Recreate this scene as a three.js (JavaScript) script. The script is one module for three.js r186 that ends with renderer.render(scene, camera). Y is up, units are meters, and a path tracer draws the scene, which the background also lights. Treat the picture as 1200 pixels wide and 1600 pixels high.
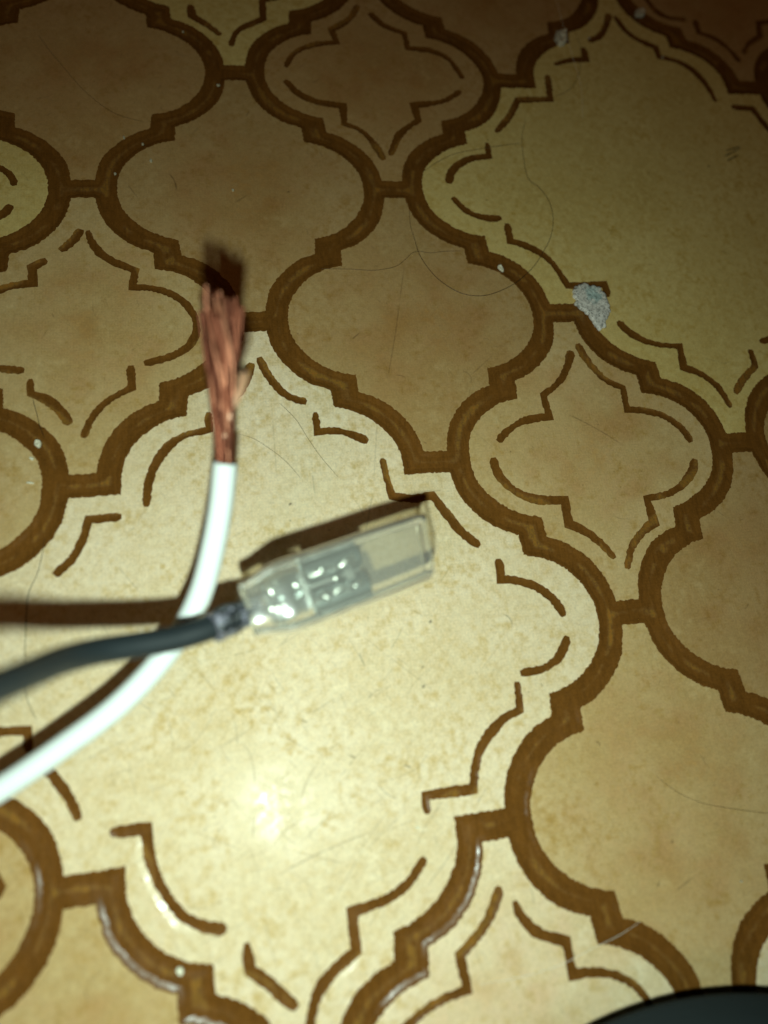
import * as THREE from 'three';
import { RectAreaLightUniformsLib } from 'three/addons/lights/RectAreaLightUniformsLib.js';
import { mergeGeometries } from 'three/addons/utils/BufferGeometryUtils.js';

// ---------------------------------------------------------------- camera, lamps, exposure
// The floor print is a square lattice; U is half the width of one small tile, in metres.
// Lattice (x right, y away, z up) -> world (x, z, -y) * U.
const U = 0.025;
const scene = new THREE.Scene();
scene.background = new THREE.Color(0x000000);
const FOCAL = 1100, CX = 600, CY = 800;                     // photograph pixels (1200 x 1600)
const RGT = [0.98290068, -0.12332014, 0.1367421], DWN = [-0.07538543, -0.94702172, -0.31219689], FWD = [0.16799791, 0.29655017, -0.94012483];
const CAM = [-1.03394792, -2.4838028, 3.79967238];
const w3 = ([x, y, z]) => new THREE.Vector3(x * U, z * U, -y * U);
const vR = w3(RGT).normalize(), vD = w3(DWN).normalize(), vF = w3(FWD).normalize(), vC = w3(CAM);
const camera = new THREE.PerspectiveCamera(2 * Math.atan(800 / FOCAL) * 180 / Math.PI, 0.75, 0.004, 30);
camera.position.copy(vC);
camera.quaternion.setFromRotationMatrix(new THREE.Matrix4().makeBasis(vR, vD.clone().negate(), vF.clone().negate()));
camera.focus = 0.108;
camera.userData.fStop = 8.8;

// the phone's flash, 15 mm from its lens
const flash = new THREE.SpotLight(new THREE.Color(0.79, 1.0, 0.87), 0.0362, 0, 1.16, 0.95, 2);
const vL = w3([-1.109, -3.029, 3.614]);
flash.name = 'phone_flash';
flash.position.copy(vL);
flash.target.position.copy(w3([-0.95, -2.45, 0]));
flash.castShadow = true;
flash.shadow.radius = 0.10;
flash.shadow.mapSize.set(2048, 2048);
flash.shadow.camera.near = 0.01; flash.shadow.camera.far = 1;
scene.add(flash, flash.target);
// a weak warm lamp, unseen, placed high out of view to warm the shadows
RectAreaLightUniformsLib.init();
const unseenLamp = new THREE.RectAreaLight(new THREE.Color(1.0, 0.46, 0.15), 2.2, 0.8, 0.8);
unseenLamp.position.set(-1.2, 2.2, 0.9);
unseenLamp.lookAt(0, 0, 0);
scene.add(unseenLamp);

const renderer = new THREE.WebGLRenderer({ antialias: true });
renderer.toneMapping = THREE.LinearToneMapping;
renderer.toneMappingExposure = 1.0;
renderer.shadowMap.enabled = true;

// ---------------------------------------------------------------- helpers
function rng(seed) { let a = seed >>> 0; return () => { a = (a + 0x6D2B79F5) | 0; let t = Math.imul(a ^ (a >>> 15), 1 | a); t = (t + Math.imul(t ^ (t >>> 7), 61 | t)) ^ t; return ((t ^ (t >>> 14)) >>> 0) / 4294967296; }; }
function hash(x, y) { let h = Math.imul(x, 374761393) + Math.imul(y, 668265263); h = Math.imul(h ^ (h >>> 13), 1274126177); return ((h ^ (h >>> 16)) >>> 0) / 4294967296; }
function vnoise(x, y) { const i = Math.floor(x), j = Math.floor(y); let u = x - i, v = y - j; u = u * u * (3 - 2 * u); v = v * v * (3 - 2 * v); const a = hash(i, j), b = hash(i + 1, j), c = hash(i, j + 1), d = hash(i + 1, j + 1); return a + (b - a) * u + (c - a) * v + (a - b - c + d) * u * v; }
const fbm = (x, y, n) => { let s = 0, a = 0.5, t = 0; for (let k = 0; k < n; k++) { s += a * vnoise(x, y); t += a; x = x * 2.03 + 17.3; y = y * 2.03 + 9.1; a *= 0.55; } return s / t; };
const sm = (a, b, x) => { const t = Math.min(1, Math.max(0, (x - a) / (b - a))); return t * t * (3 - 2 * t); };
const used = {};
const numbered = (n) => { const k = used[n] = (used[n] ?? -1) + 1; return k ? `${n}_${String(k).padStart(3, '0')}` : n; };
function add(o, name, parent) { o.name = parent === scene ? numbered(name) : name; o.castShadow = o.receiveShadow = true; parent.add(o); return o; }
const mesh = (name, g, m, parent = scene) => add(new THREE.Mesh(g, m), name, parent);
function tag(o, label, category, group) { o.userData = { label, category }; if (group) o.userData.group = group; return o; }
// a photograph pixel's ray met at height h (metres) above the floor
function ray(px, py) { return vF.clone().addScaledVector(vR, (px - CX) / FOCAL).addScaledVector(vD, (py - CY) / FOCAL); }
function at(px, py, h = 0) { const d = ray(px, py); return vC.clone().addScaledVector(d, (h - vC.y) / d.y); }
function toPx(v) { const d = v.clone().sub(vC), z = d.dot(vF); return [CX + FOCAL * d.dot(vR) / z, CY + FOCAL * d.dot(vD) / z]; }
// height of a point from how far up the picture its shadow falls
function lifted(px, py, dy) { let best = 1e9, bh = 0; for (let h = 0; h < 0.06; h += 0.0002) { const p = at(px, py, h), d = p.clone().sub(vL), s = vL.clone().addScaledVector(d, -vL.y / d.y), q = toPx(s); const e = Math.abs(q[1] - (py + dy)); if (e < best) { best = e; bh = h; } } return at(px, py, bh); }
const pxl = (px, py) => { const p = at(px, py); return [p.x / U, -p.z / U]; };   // pixel -> lattice

// ---------------------------------------------------------------- the floor: print and relief
const QUAD = [[0.070, 0.930], [0.080, 0.875], [0.104, 0.79], [0.150, 0.705], [0.222, 0.622], [0.312, 0.556], [0.415, 0.512], null, [0.425, 0.392], [0.520, 0.368], [0.622, 0.316], [0.708, 0.238], [0.765, 0.150], [0.792, 0.062], [0.797, 0.0]];
function spline(pts, step, closed = false) { if (pts.length < 3) { const out = [], [a, b] = pts, n = Math.max(1, Math.round(Math.hypot(b[0] - a[0], b[1] - a[1]) / step)); for (let i = 0; i <= n; i++) out.push([a[0] + (b[0] - a[0]) * i / n, a[1] + (b[1] - a[1]) * i / n]); return out; } const c = new THREE.CatmullRomCurve3(pts.map(([x, y]) => new THREE.Vector3(x, y, 0)), closed, 'centripetal'); const n = Math.max(2, Math.round(c.getLength() / step)); return c.getSpacedPoints(n).map((p) => [p.x, p.y]); }
const STEP = 0.012;
// quarter outline: neck corner -> shoulder, step, bulge
function quarter() { const cut = QUAD.indexOf(null); return [...spline(QUAD.slice(0, cut), STEP), ...spline(QUAD.slice(cut + 1), STEP)]; }
const Q = quarter();
function smallOutline(cx, cy) { const o = []; const tr = Q, br = Q.map(([x, y]) => [x, -y]).reverse(); for (const p of [...tr, ...br.slice(1)]) o.push(p); const half = o.slice(); for (const p of half.slice().reverse()) o.push([-p[0], p[1]]); return o.map(([x, y]) => [x + cx, y + cy]); }
function bigOutline(cx, cy) {
  const one = [...Q.map(([x, y]) => [x, y + 1]), [0.797, 0.965], [0.797, 0.93], [0.93, 0.93], ...Q.map(([x, y]) => [x + 1, y])];
  const right = [...one, ...one.map(([x, y]) => [x, -y]).reverse().slice(1)];
  return [...right, ...right.slice().reverse().map(([x, y]) => [-x, y])].map(([x, y]) => [x + cx, y + cy]);
}
// lay points evenly, add the ragged edge of the print
function ragged(o, seed, amp = 0.0038) {
  const out = [];
  for (let i = 0; i < o.length; i++) { const a = o[i], b = o[(i + 1) % o.length], d = Math.hypot(b[0] - a[0], b[1] - a[1]); if (d < 1e-5) continue; const n = Math.max(1, Math.round(d / STEP)); for (let k = 0; k < n; k++) out.push([a[0] + (b[0] - a[0]) * k / n, a[1] + (b[1] - a[1]) * k / n]); }
  const r = rng(seed);
  return out.map(([x, y]) => [x + (r() - 0.5) * 2 * amp + 0.012 * (vnoise(x * 5 + 3, y * 5) - 0.5), y + (r() - 0.5) * 2.4 * amp + 0.012 * (vnoise(x * 5, y * 5 + 40) - 0.5)]);
}
const inside = (o, x, y) => { let c = false; for (let i = 0, j = o.length - 1; i < o.length; j = i++) { const [xi, yi] = o[i], [xj, yj] = o[j]; if ((yi > y) !== (yj > y) && x < (xj - xi) * (y - yi) / (yj - yi) + xi) c = !c; } return c; };

const TX0 = -3.6, TX1 = 4.6, TY0 = -5.2, TY1 = 3.8, TW = 1866, TH = 2048;      // texture field in lattice units, 0.11 mm a texel
const bigs = []; const covered = new Set();
for (let a = -3; a <= 3; a++) for (let b = -3; b <= 3; b++) { const x = -1 + 3 * a - 3 * b, y = -2 + 3 * a + 3 * b; bigs.push([x, y]); for (const [dx, dy] of [[0, 1], [1, 0], [0, -1], [-1, 0]]) covered.add(`${x + dx},${y + dy}`); }
const tiles = [];
const near = (x, y, m) => x > TX0 - 0.2 + m && x < TX1 + 0.2 - m && y > TY0 - 0.2 + m && y < TY1 + 0.2 - m;
for (const [x, y] of bigs) if (near(x, y, -1.6)) tiles.push({ big: true, x, y, o: ragged(bigOutline(x, y), 11 + x * 31 + y * 7) });
for (let x = -6; x <= 7; x++) for (let y = -8; y <= 6; y++) if ((x + y) % 2 === 0 && !covered.has(`${x},${y}`) && near(x, y, -0.7)) tiles.push({ big: false, x, y, o: ragged(smallOutline(x, y), 900 + x * 31 + y * 7) });

// brown lines inside the tiles, traced in photograph pixels
const TRACES = [
  [[892.5, 548], [887, 571], [877, 592], [864, 606], [849, 617], [858, 651], [838, 653], [813, 660], [794, 673], [778, 690]],
  [[902, 537], [912, 556], [929, 577], [950, 596], [973, 606], [980, 640], [1008, 642], [1037, 650], [1060, 665], [1073, 679], [1080, 691]],
  [[770, 715], [775, 733], [787, 752], [808, 769], [837, 780], [882, 782], [889, 819], [912, 829], [933, 844], [950, 860], [960, 873]],
  [[1085.5, 717], [1083, 733], [1071, 752], [1050, 769], [1011, 779], [1022, 817], [1004, 831], [987, 856], [980, 889]],
  [[405, 558], [414, 579], [431, 602], [450, 619], [479, 629]],
  [[492, 644], [496, 675], [525, 673], [550, 679], [575, 690]],
  [[597, 716], [604, 745], [613, 775], [645, 779], [676, 774], [698, 803], [722, 832], [750, 853]],
  [[779, 873], [783, 905], [812, 908], [842, 919], [862, 934], [875, 950], [882, 963]],
  [[887, 994], [883, 1008], [871, 1029], [850, 1044], [813, 1052]],
  [[808, 1065], [813, 1109], [790, 1121], [769, 1142], [752, 1167], [743, 1196], [740, 1233], [700, 1238], [665, 1243], [668, 1272]],
  [[664, 1340], [655, 1355], [642, 1375], [625, 1392], [600, 1407], [550, 1425], [557, 1487], [530, 1510], [507, 1535], [492, 1565], [485, 1598], [483, 1622]],
  [[171, 1301], [229, 1295], [233, 1335], [242, 1365], [260, 1400], [285, 1430], [315, 1447], [354, 1453]],
  [[385, 1473], [391, 1517], [415, 1533], [440, 1555], [464, 1576]],
  [[62, 1193], [78, 1208], [97, 1230], [112, 1255], [123, 1282]],
  [[-45, 1146], [0, 1144], [43, 1141], [44, 1176]],
  [[229, 792], [231, 762], [240, 732], [259, 702], [285, 682], [327, 671], [325, 644]],
  [[393, 567], [385, 592], [372, 615], [352, 632]],
  [[190, 807], [139, 812], [132, 835], [115, 870], [85, 899]],
  [[781, 1385], [772, 1415], [755, 1450], [719, 1492], [730, 1547], [700, 1558], [670, 1575], [640, 1600], [625, 1620]],
  [[803, 1408], [815, 1432], [840, 1457], [885, 1471], [895, 1523], [930, 1519], [965, 1525], [990, 1538], [1010, 1560], [1025, 1590]],
  [[952, 21], [946, 42], [936, 57], [919, 64]],
  [[911, 74], [916, 93], [891, 94], [866, 101]],
  [[855, 117], [860, 155], [809, 156], [797, 180], [775, 207]],
  [[761, 223], [764, 244], [739, 247], [717, 257], [704, 271], [702, 287]],
  [[707, 308], [723, 325], [744, 337], [765, 341], [784, 341]],
  [[792, 349], [797, 377], [819, 383], [845, 396], [864, 412], [877, 431], [887, 446], [915, 446], [944, 444], [950, 464]],
  [[965, 502], [983, 519], [1004, 531], [1033, 539], [1062, 541], [1068, 574], [1096, 585], [1121, 604], [1142, 637]],
  [[1172, 546], [1180, 572], [1165, 588], [1155, 603], [1149, 615]],
  [[1187, 534], [1205, 530], [1225, 526]],
  [[960, 25], [975, 45], [993, 60], [1024, 74], [1030, 89], [1056, 95], [1080, 108], [1101, 129], [1119, 159]],
  [[1143, 167], [1176, 170], [1188, 186], [1200, 200], [1220, 220]],
  [[1005, -8], [1011, 0], [1026, 18], [1044, 27], [1072, 31]],
  [[1086, 31], [1092, 51], [1116, 60], [1137, 75], [1156, 97]],
  [[1210, 33], [1185, 36], [1188, 57], [1170, 69], [1162, 84]],
  [[577, 20], [600, 40], [632, 52], [637, 75], [675, 80], [700, 92], [724, 123]],
  [[720, 142], [695, 157], [647, 165], [653, 188], [625, 210], [610, 243]],
  [[560, 8], [545, 30], [518, 46], [526, 66], [490, 70], [460, 83], [446, 105]],
  [[445, 125], [465, 145], [495, 159], [536, 165], [538, 193], [565, 205], [588, 230], [600, 250]],
  [[297, 7], [300, 25], [325, 40], [345, 55]],
  [[360, 72], [370, 50], [411, 29], [410, 0], [440, -4]],
  [[-15, 255], [0, 262], [17, 275], [23, 290]],
  [[17, 320], [8, 332], [-10, 342]],
  [[94, 392], [112, 378], [122, 366], [126, 358]],
  [[137, 360], [144, 380], [165, 402], [211, 423], [207, 449], [240, 451], [270, 461], [292, 477], [305, 500], [306, 522], [292, 543], [270, 556], [225, 568]],
  [[73, 406], [50, 418], [52, 443], [22, 446], [0, 453], [-20, 460]],
  [[-12, 575], [10, 577], [38, 579]],
  [[47, 592], [48, 615], [75, 626], [94, 642], [110, 663]],
  [[204, 571], [206, 606], [172, 624], [146, 650], [129, 684]],
  [[-14, 1362], [1, 1386], [-12, 1408]],
];
const WIDE = { 10: 0.02, 11: 0.034, 12: 0.022, 13: 0.012 };
const HALF = 0.0245;                                      // half the width of a brown line, lattice units (0.56 mm)
function stroke(tr, seed) {
  const p = tr.map(([a, b]) => pxl(a, b)), segs = [[p[0]]];
  for (let i = 1; i < p.length; i++) { segs[segs.length - 1].push(p[i]); if (i < p.length - 1) { const a1 = Math.atan2(p[i][1] - p[i - 1][1], p[i][0] - p[i - 1][0]), a2 = Math.atan2(p[i + 1][1] - p[i][1], p[i + 1][0] - p[i][0]); let d = Math.abs(a2 - a1); if (d > Math.PI) d = 2 * Math.PI - d; if (d > 0.66) segs.push([p[i]]); } }
  const c = []; segs.forEach((s, k) => { const q = spline(s, STEP * 1.2), len = q.length; q.forEach((v, i) => { if (k && i === 0) return; const dA = Math.hypot(v[0] - s[0][0], v[1] - s[0][1]), e = s[s.length - 1], dB = Math.hypot(v[0] - e[0], v[1] - e[1]); if ((k && dA < 0.03) || (k < segs.length - 1 && dB < 0.03 && i < len - 1)) return; c.push(v); }); });
  const r = rng(seed), n = c.length, dir = (i) => { const a = c[Math.max(0, i)], b = c[Math.min(n - 1, i + 1)], l = Math.hypot(b[0] - a[0], b[1] - a[1]) || 1; return [(b[0] - a[0]) / l, (b[1] - a[1]) / l]; };
  const rows = [];
  for (let i = 0; i < n; i++) {
    const d0 = i ? dir(i - 1) : dir(0), d1 = i < n - 1 ? dir(i) : d0; let nx = -(d0[1] + d1[1]), ny = d0[0] + d1[0]; const l = Math.hypot(nx, ny) || 1; nx /= l; ny /= l; const cs = Math.max(0.45, nx * -d1[1] + ny * d1[0]);
    const e = Math.min(i, n - 1 - i), w = HALF * (0.78 + 0.46 * vnoise(i * 0.11 + seed * 3.7, seed)) * (e === 0 ? 0.55 : e === 1 ? 0.85 : 1) / cs;
    const j1 = (r() - 0.5) * 0.008, j2 = (r() - 0.5) * 0.008;
    rows.push({ l: [c[i][0] + nx * (w + j1), c[i][1] + ny * (w + j1)], r: [c[i][0] - nx * (w + j2), c[i][1] - ny * (w + j2)], e });
  }
  return rows;
}

// --- texture fields
const N = TW * TH, SX = (TX1 - TX0) / TW, SY = (TY1 - TY0) / TH;
const dist = new Float32Array(N).fill(1e3);
const texel = (x, y) => [Math.round((x - TX0) / SX), Math.round((y - TY0) / SY)];
for (const t of tiles) for (let i = 0; i < t.o.length; i++) for (let k = 0; k < 4; k++) { const a = t.o[i], b = t.o[(i + 1) % t.o.length], [u, v] = texel(a[0] + (b[0] - a[0]) * k / 4, a[1] + (b[1] - a[1]) * k / 4); if (u >= 0 && v >= 0 && u < TW && v < TH) dist[v * TW + u] = 0; }
for (let v = 0; v < TH; v++) for (let u = 0; u < TW; u++) { const i = v * TW + u; let d = dist[i]; if (u) d = Math.min(d, dist[i - 1] + 1); if (v) { d = Math.min(d, dist[i - TW] + 1); if (u) d = Math.min(d, dist[i - TW - 1] + 1.414); if (u < TW - 1) d = Math.min(d, dist[i - TW + 1] + 1.414); } dist[i] = d; }
for (let v = TH - 1; v >= 0; v--) for (let u = TW - 1; u >= 0; u--) { const i = v * TW + u; let d = dist[i]; if (u < TW - 1) d = Math.min(d, dist[i + 1] + 1); if (v < TH - 1) { d = Math.min(d, dist[i + TW] + 1); if (u < TW - 1) d = Math.min(d, dist[i + TW + 1] + 1.414); if (u) d = Math.min(d, dist[i + TW - 1] + 1.414); } dist[i] = d; }

// scratches, fine dirt: dark (d) and burnished (l) strokes shared by the colour and the relief
const mark = new Float32Array(N);
function line(x0, y0, x1, y1, amt, wid = 0.6, bend = 0) {
  const L = Math.hypot((x1 - x0) / SX, (y1 - y0) / SY), n = Math.max(2, Math.ceil(L * 1.5)), px = -(y1 - y0), py = x1 - x0;
  for (let i = 0; i <= n; i++) { const t = i / n, b = bend * 4 * t * (1 - t), u = ((x0 + (x1 - x0) * t + px * b) - TX0) / SX, v = ((y0 + (y1 - y0) * t + py * b) - TY0) / SY, f = amt * Math.min(1, 6 * t, 6 * (1 - t)) * (0.55 + 0.45 * vnoise(i * 0.13, x0 * 91));
    for (let dv = -1; dv <= 1; dv++) for (let du = -1; du <= 1; du++) { const a = Math.round(u) + du, c = Math.round(v) + dv; if (a < 0 || c < 0 || a >= TW || c >= TH) continue; const q = Math.exp(-((a - u) ** 2 + (c - v) ** 2) / (wid * wid)) * f, k = c * TW + a; if (Math.abs(q) > Math.abs(mark[k])) mark[k] = q; } }
}
{ const r = rng(5);
  for (let i = 0; i < 620; i++) { const x = TX0 + r() * (TX1 - TX0), y = TY0 + r() * (TY1 - TY0), a = r() * 6.283, l = 0.02 + 0.12 * r() * r(); line(x, y, x + l * Math.cos(a), y + l * Math.sin(a), 0.25 + 0.6 * r() * r(), 0.5 + 0.3 * r(), (r() - 0.5) * 0.2); }
  const wear = pxl(440, 1250);
  for (let i = 0; i < 330; i++) { const g = () => (r() + r() + r() - 1.5) * 1.25, x = wear[0] + g(), y = wear[1] + g(), a = (r() < 0.6 ? 0.55 : 2.1) + (r() - 0.5) * 0.9, l = 0.04 + 0.34 * r() * r(); line(x, y, x + l * Math.cos(a), y + l * Math.sin(a), (r() < 0.35 ? -1 : 1) * (0.18 + 0.42 * r()), 0.5, (r() - 0.5) * 0.12); }
  for (let i = 0; i < 1300; i++) { const x = TX0 + r() * (TX1 - TX0), y = TY0 + r() * (TY1 - TY0); line(x, y, x + 0.006 * r(), y + 0.006 * r(), 0.4 + 0.6 * r(), 0.45 + 0.5 * r() * r()); }
  // scratches one can pick out in the photograph, by pixel
  const S = [[[632, 412], [624, 470], .5, 0], [[624, 470], [604, 596], .55, .01], [[425, 650], [432, 750], .3, 0], [[582, 770], [566, 860], .45, 0], [[400, 850], [360, 1000], .15, 0], [[885, 647], [975, 698], .7, .03], [[430, 1370], [580, 1300], .55, .02], [[300, 1300], [380, 1330], .35, 0], [[520, 1410], [560, 1340], .3, 0], [[560, 1340], [640, 1260], .28, 0], [[455, 1330], [545, 1352], .35, 0], [[378, 1160], [396, 1230], .45, .1], [[420, 1330], [500, 1270], .4, .1], [[500, 1190], [470, 1260], .45, -.1], [[1155, 242], [1135, 252], 1.2, 0], [[1133, 236], [1157, 229], 1.2, 0], [[1131, 245], [1158, 231], 1.2, 0], [[487, 740], [492, 775], .45, 0], [[560, 1020], [570, 1043], .7, 0], [[470, 1125], [480, 1130], .8, 0], [[545, 1180], [555, 1186], .95, 0], [[630, 1196], [642, 1200], .95, 0], [[785, 960], [800, 980], .7, .2], [[930, 1160], [937, 1167], 1, .3], [[1030, 1380], [1027, 1386], 1, 0], [[1053, 1395], [1085, 1370], .6, 0], [[262, 270], [275, 300], .9, .1], [[200, 290], [215, 310], .6, 0], [[365, 318], [388, 304], .5, 0], [[720, 580], [735, 600], .5, .3], [[735, 587], [770, 555], .45, 0], [[550, 530], [561, 521], .8, 0], [[700, 640], [770, 700], .25, 0], [[590, 640], [583, 760], .3, 0], [[530, 800], [600, 960], .18, 0], [[160, 1030], [210, 1010], .15, 0], [[130, 1190], [200, 1155], .3, 0], [[170, 1215], [210, 1205], .5, .1], [[560, 990], [690, 1090], .25, 0], [[690, 1190], [720, 1240], .2, 0]];
  for (const [a, b, amt, bend] of S) { const p = pxl(...a), q = pxl(...b); line(p[0], p[1], q[0], q[1], amt, amt > 1.1 ? 1.7 : 0.85, bend); }
  for (const [a, b, rr] of [[1107, 260, 2.6], [661, 1073, 1.5], [660, 1043, .8], [762, 219, .8], [640, 248, 1.2], [760, 313, 1], [1050, 1316, 1.2], [672, 972, 1.4], [453, 788, 1.3], [450, 300, 1]]) { const p = pxl(a, b); line(p[0], p[1], p[0] + 0.003, p[1], 1.1, rr); line(p[0] - 0.005, p[1] - 0.004, p[0] + 0.005, p[1] + 0.004, 1.0, rr); }
}
const tileCol = new Uint8Array(N * 4), brownCol = new Uint8Array(N * 4), bump = new Uint8Array(N * 4), rough = new Uint8Array(N * 4);
const enc = (c) => Math.max(0, Math.min(255, Math.round(255 * (c <= 0.0031308 ? 12.92 * c : 1.055 * Math.pow(c, 1 / 2.4) - 0.055))));
const single = new Map(tiles.filter((t) => !t.big).map((t) => [`${t.x},${t.y}`, t]));
const rw = rng(77); const grainRow = new Float32Array(TW * 4).map(() => rw());
for (let v = 0; v < TH; v++) for (let u = 0; u < TW; u++) {
  const i = v * TW + u, x = TX0 + u * SX, y = TY0 + v * SY;
  const big = fbm(x * 2.2 + 5, y * 2.2 + 8, 3), mid = fbm(x * 8 + 31, y * 8 + 2, 3), fine = fbm(x * 34, y * 34 + 77, 2), g = 0.45 * hash(u, v) + 0.55 * hash((u >> 1) + 5000, (v >> 1) + 77), weave = 0.5 + 0.25 * Math.sin(x * 402 + 2.4 * vnoise(x * 20, y * 9)) + 0.25 * Math.sin(y * 372 + 2.4 * vnoise(x * 9, y * 20 + 5));
  // printed marbling: cream with tan clouds; small tiles carry a rust cloud at their middle
  let tan = sm(0.40, 0.68, 0.25 * big + 0.45 * mid + 0.30 * fine), rust = 0;
  const ix = Math.round(x), iy = Math.round(y);
  for (const [a, b] of [[ix, iy], [ix + 1, iy], [ix - 1, iy], [ix, iy + 1], [ix, iy - 1]]) if (single.has(`${a},${b}`)) { const dx = x - a, dy = y - b; rust = Math.max(rust, sm(0.95, 0.0, Math.hypot(dx * 1.1, dy) + 0.7 * (mid - 0.5) + 0.7 * (fbm(x * 4.2, y * 4.2 + 50, 2) - 0.5)) * (0.3 + 0.7 * sm(0.3, 0.7, 0.6 * fbm(x * 6 + 90, y * 6, 4) + 0.4 * fine)) * 0.8); }
  const mot = 0.38 * (mid - 0.5) + 0.58 * (fine - 0.5), lum = 1 + 0.26 * (g - 0.5) + 0.07 * (weave - 0.5) - 0.08 * tan;
  const m = mark[i], dk = Math.max(0, m), lt = Math.max(0, -m);
  let R = (lum + 0.6 * mot) * (1 - 0.06 * tan - 0.17 * rust), G = (lum + 0.85 * mot) * (1 - 0.10 * tan - 0.33 * rust), B = (lum + 1.5 * mot) * (1 - 0.22 * tan - 0.46 * rust);
  const dd = 1 - 0.78 * Math.min(1, dk), ll = 0.12 * lt;
  tileCol[i * 4] = enc(0.86 * (R * dd + ll)); tileCol[i * 4 + 1] = enc(0.86 * (G * dd + ll)); tileCol[i * 4 + 2] = enc(0.86 * (B * dd + ll)); tileCol[i * 4 + 3] = 255;
  // brown bands: streaked ink, a paler worn stripe along the middle
  const dmm = dist[i] * 0.11, st = vnoise(x * 70, y * 14) * 0.6 + vnoise(x * 120 + 9, y * 30) * 0.4, path = sm(1.25, 2.0, dmm + 0.9 * (fbm(x * 6, y * 6 + 20, 2) - 0.5)) * sm(0.33, 0.55, fbm(x * 9 + 4, y * 9, 3)) * sm(3.3, 2.7, dmm);
  const bl = 1 + 0.34 * (st - 0.5) + 0.34 * (g - 0.5) + 0.25 * (mid - 0.5) + 0.12 * (weave - .5), pa = path * (0.15 + 0.55 * st + 0.5 * g);
  brownCol[i * 4] = enc(0.5 * bl * (1 + 0.85 * pa)); brownCol[i * 4 + 1] = enc(0.5 * bl * (1 + 1.4 * pa)); brownCol[i * 4 + 2] = enc(0.5 * bl * (1 + 3.6 * pa)); brownCol[i * 4 + 3] = 255;
  const h = 0.5 + 0.22 * (fine - 0.5) + 0.10 * (g - 0.5) + 0.12 * (weave - 0.5) + 0.35 * (mid - 0.5) - 0.30 * Math.min(1, Math.abs(m));
  const rg = Math.max(0, Math.min(255, Math.round(255 * (0.30 + 0.34 * (mid - 0.5) + 0.34 * (fine - 0.5) + 0.30 * Math.min(1, Math.abs(m)) + 0.22 * (big - 0.5))))); rough[i * 4] = rough[i * 4 + 1] = rough[i * 4 + 2] = rg; rough[i * 4 + 3] = 255;
  const hb = Math.max(0, Math.min(255, Math.round(255 * h))); bump[i * 4] = bump[i * 4 + 1] = bump[i * 4 + 2] = hb; bump[i * 4 + 3] = 255;
}
function tex(data, w, h, srgb) { const t = new THREE.DataTexture(data, w, h, THREE.RGBAFormat); t.magFilter = THREE.LinearFilter; t.minFilter = THREE.LinearMipmapLinearFilter; t.generateMipmaps = true; t.anisotropy = 8; t.wrapS = t.wrapT = THREE.MirroredRepeatWrapping; if (srgb) t.colorSpace = THREE.SRGBColorSpace; t.needsUpdate = true; return t; }
const tTile = tex(tileCol, TW, TH, true), tBrown = tex(brownCol, TW, TH, true), tBump = tex(bump, TW, TH, false), tRough = tex(rough, TW, TH, false);
const vinyl = (r, g, b, map) => new THREE.MeshPhysicalMaterial({ color: new THREE.Color().setRGB(r, g, b), map, bumpMap: tBump, bumpScale: 0.000015, roughness: 0.9, roughnessMap: tRough, specularIntensity: 0.19 });
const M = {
  cream: vinyl(0.87, 0.70, 0.465, tTile), olive: vinyl(0.72, 0.55, 0.215, tTile), tan: vinyl(0.49, 0.32, 0.142, tTile), tanPale: vinyl(0.61, 0.43, 0.208, tTile), tanDark: vinyl(0.50, 0.315, 0.135, tTile),  // cream and tan copies for far tiles have the dim light mixed in
  brown: vinyl(0.275, 0.110, 0.020, tBrown),
};

// --- meshes
const uvOf = (x, y) => [(x - TX0) / (TX1 - TX0), (y - TY0) / (TY1 - TY0)];
const DEEP = 0.00022;                                     // depth of the pressed bands
function geo(pos, idx, latt) { const g = new THREE.BufferGeometry(); g.setAttribute('position', new THREE.Float32BufferAttribute(pos, 3)); g.setAttribute('uv', new THREE.Float32BufferAttribute(latt.flatMap(([x, y]) => uvOf(x, y)), 2)); g.setIndex(idx); g.computeVertexNormals(); return g; }
const flat = (pts, h) => pts.flatMap(([x, y]) => [x * U, h, -y * U]);
const SHEET = [TX0 - 1.4, TX1 + 1.4, TY0 - 1.4, TY1 + 1.4];
const sheetPts = [[SHEET[0], SHEET[2]], [SHEET[1], SHEET[2]], [SHEET[1], SHEET[3]], [SHEET[0], SHEET[3]]];
const floor = mesh('floor', geo(flat(sheetPts, -DEEP), [0, 1, 2, 0, 2, 3], sheetPts), M.brown);
floor.userData.kind = 'structure';
floor.userData.label = 'glossy vinyl floor printed with cream and tan lantern tiles in brown bands';

const strokes = TRACES.map((t, i) => {
  const s = stroke(t, i + 1), k = WIDE[i]; if (!k) return s;
  // here the pressing lies beside the print: an unprinted slope of the groove shows along one side of the line
  const c = pxl(415, 1260), m = s[s.length >> 1], side = Math.hypot(m.l[0] - c[0], m.l[1] - c[1]) > Math.hypot(m.r[0] - c[0], m.r[1] - c[1]) ? 'l' : 'r', ot = side === 'l' ? 'r' : 'l';
  s.forEach((p, j) => { const w = Math.hypot(p.l[0] - p.r[0], p.l[1] - p.r[1]) || 1, t = Math.min(j, s.length - 1 - j) / (s.length * 0.25), g = k * Math.min(1, t) * (0.75 + 0.5 * vnoise(j * 0.2, i)) * Math.min(1, w / (2 * HALF)) / w; p.ink = p[side]; p.side = side; p[side] = [p.ink[0] + (p.ink[0] - p[ot][0]) * g, p.ink[1] + (p.ink[1] - p[ot][1]) * g]; });
  s.wide = side; return s;
});
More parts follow.
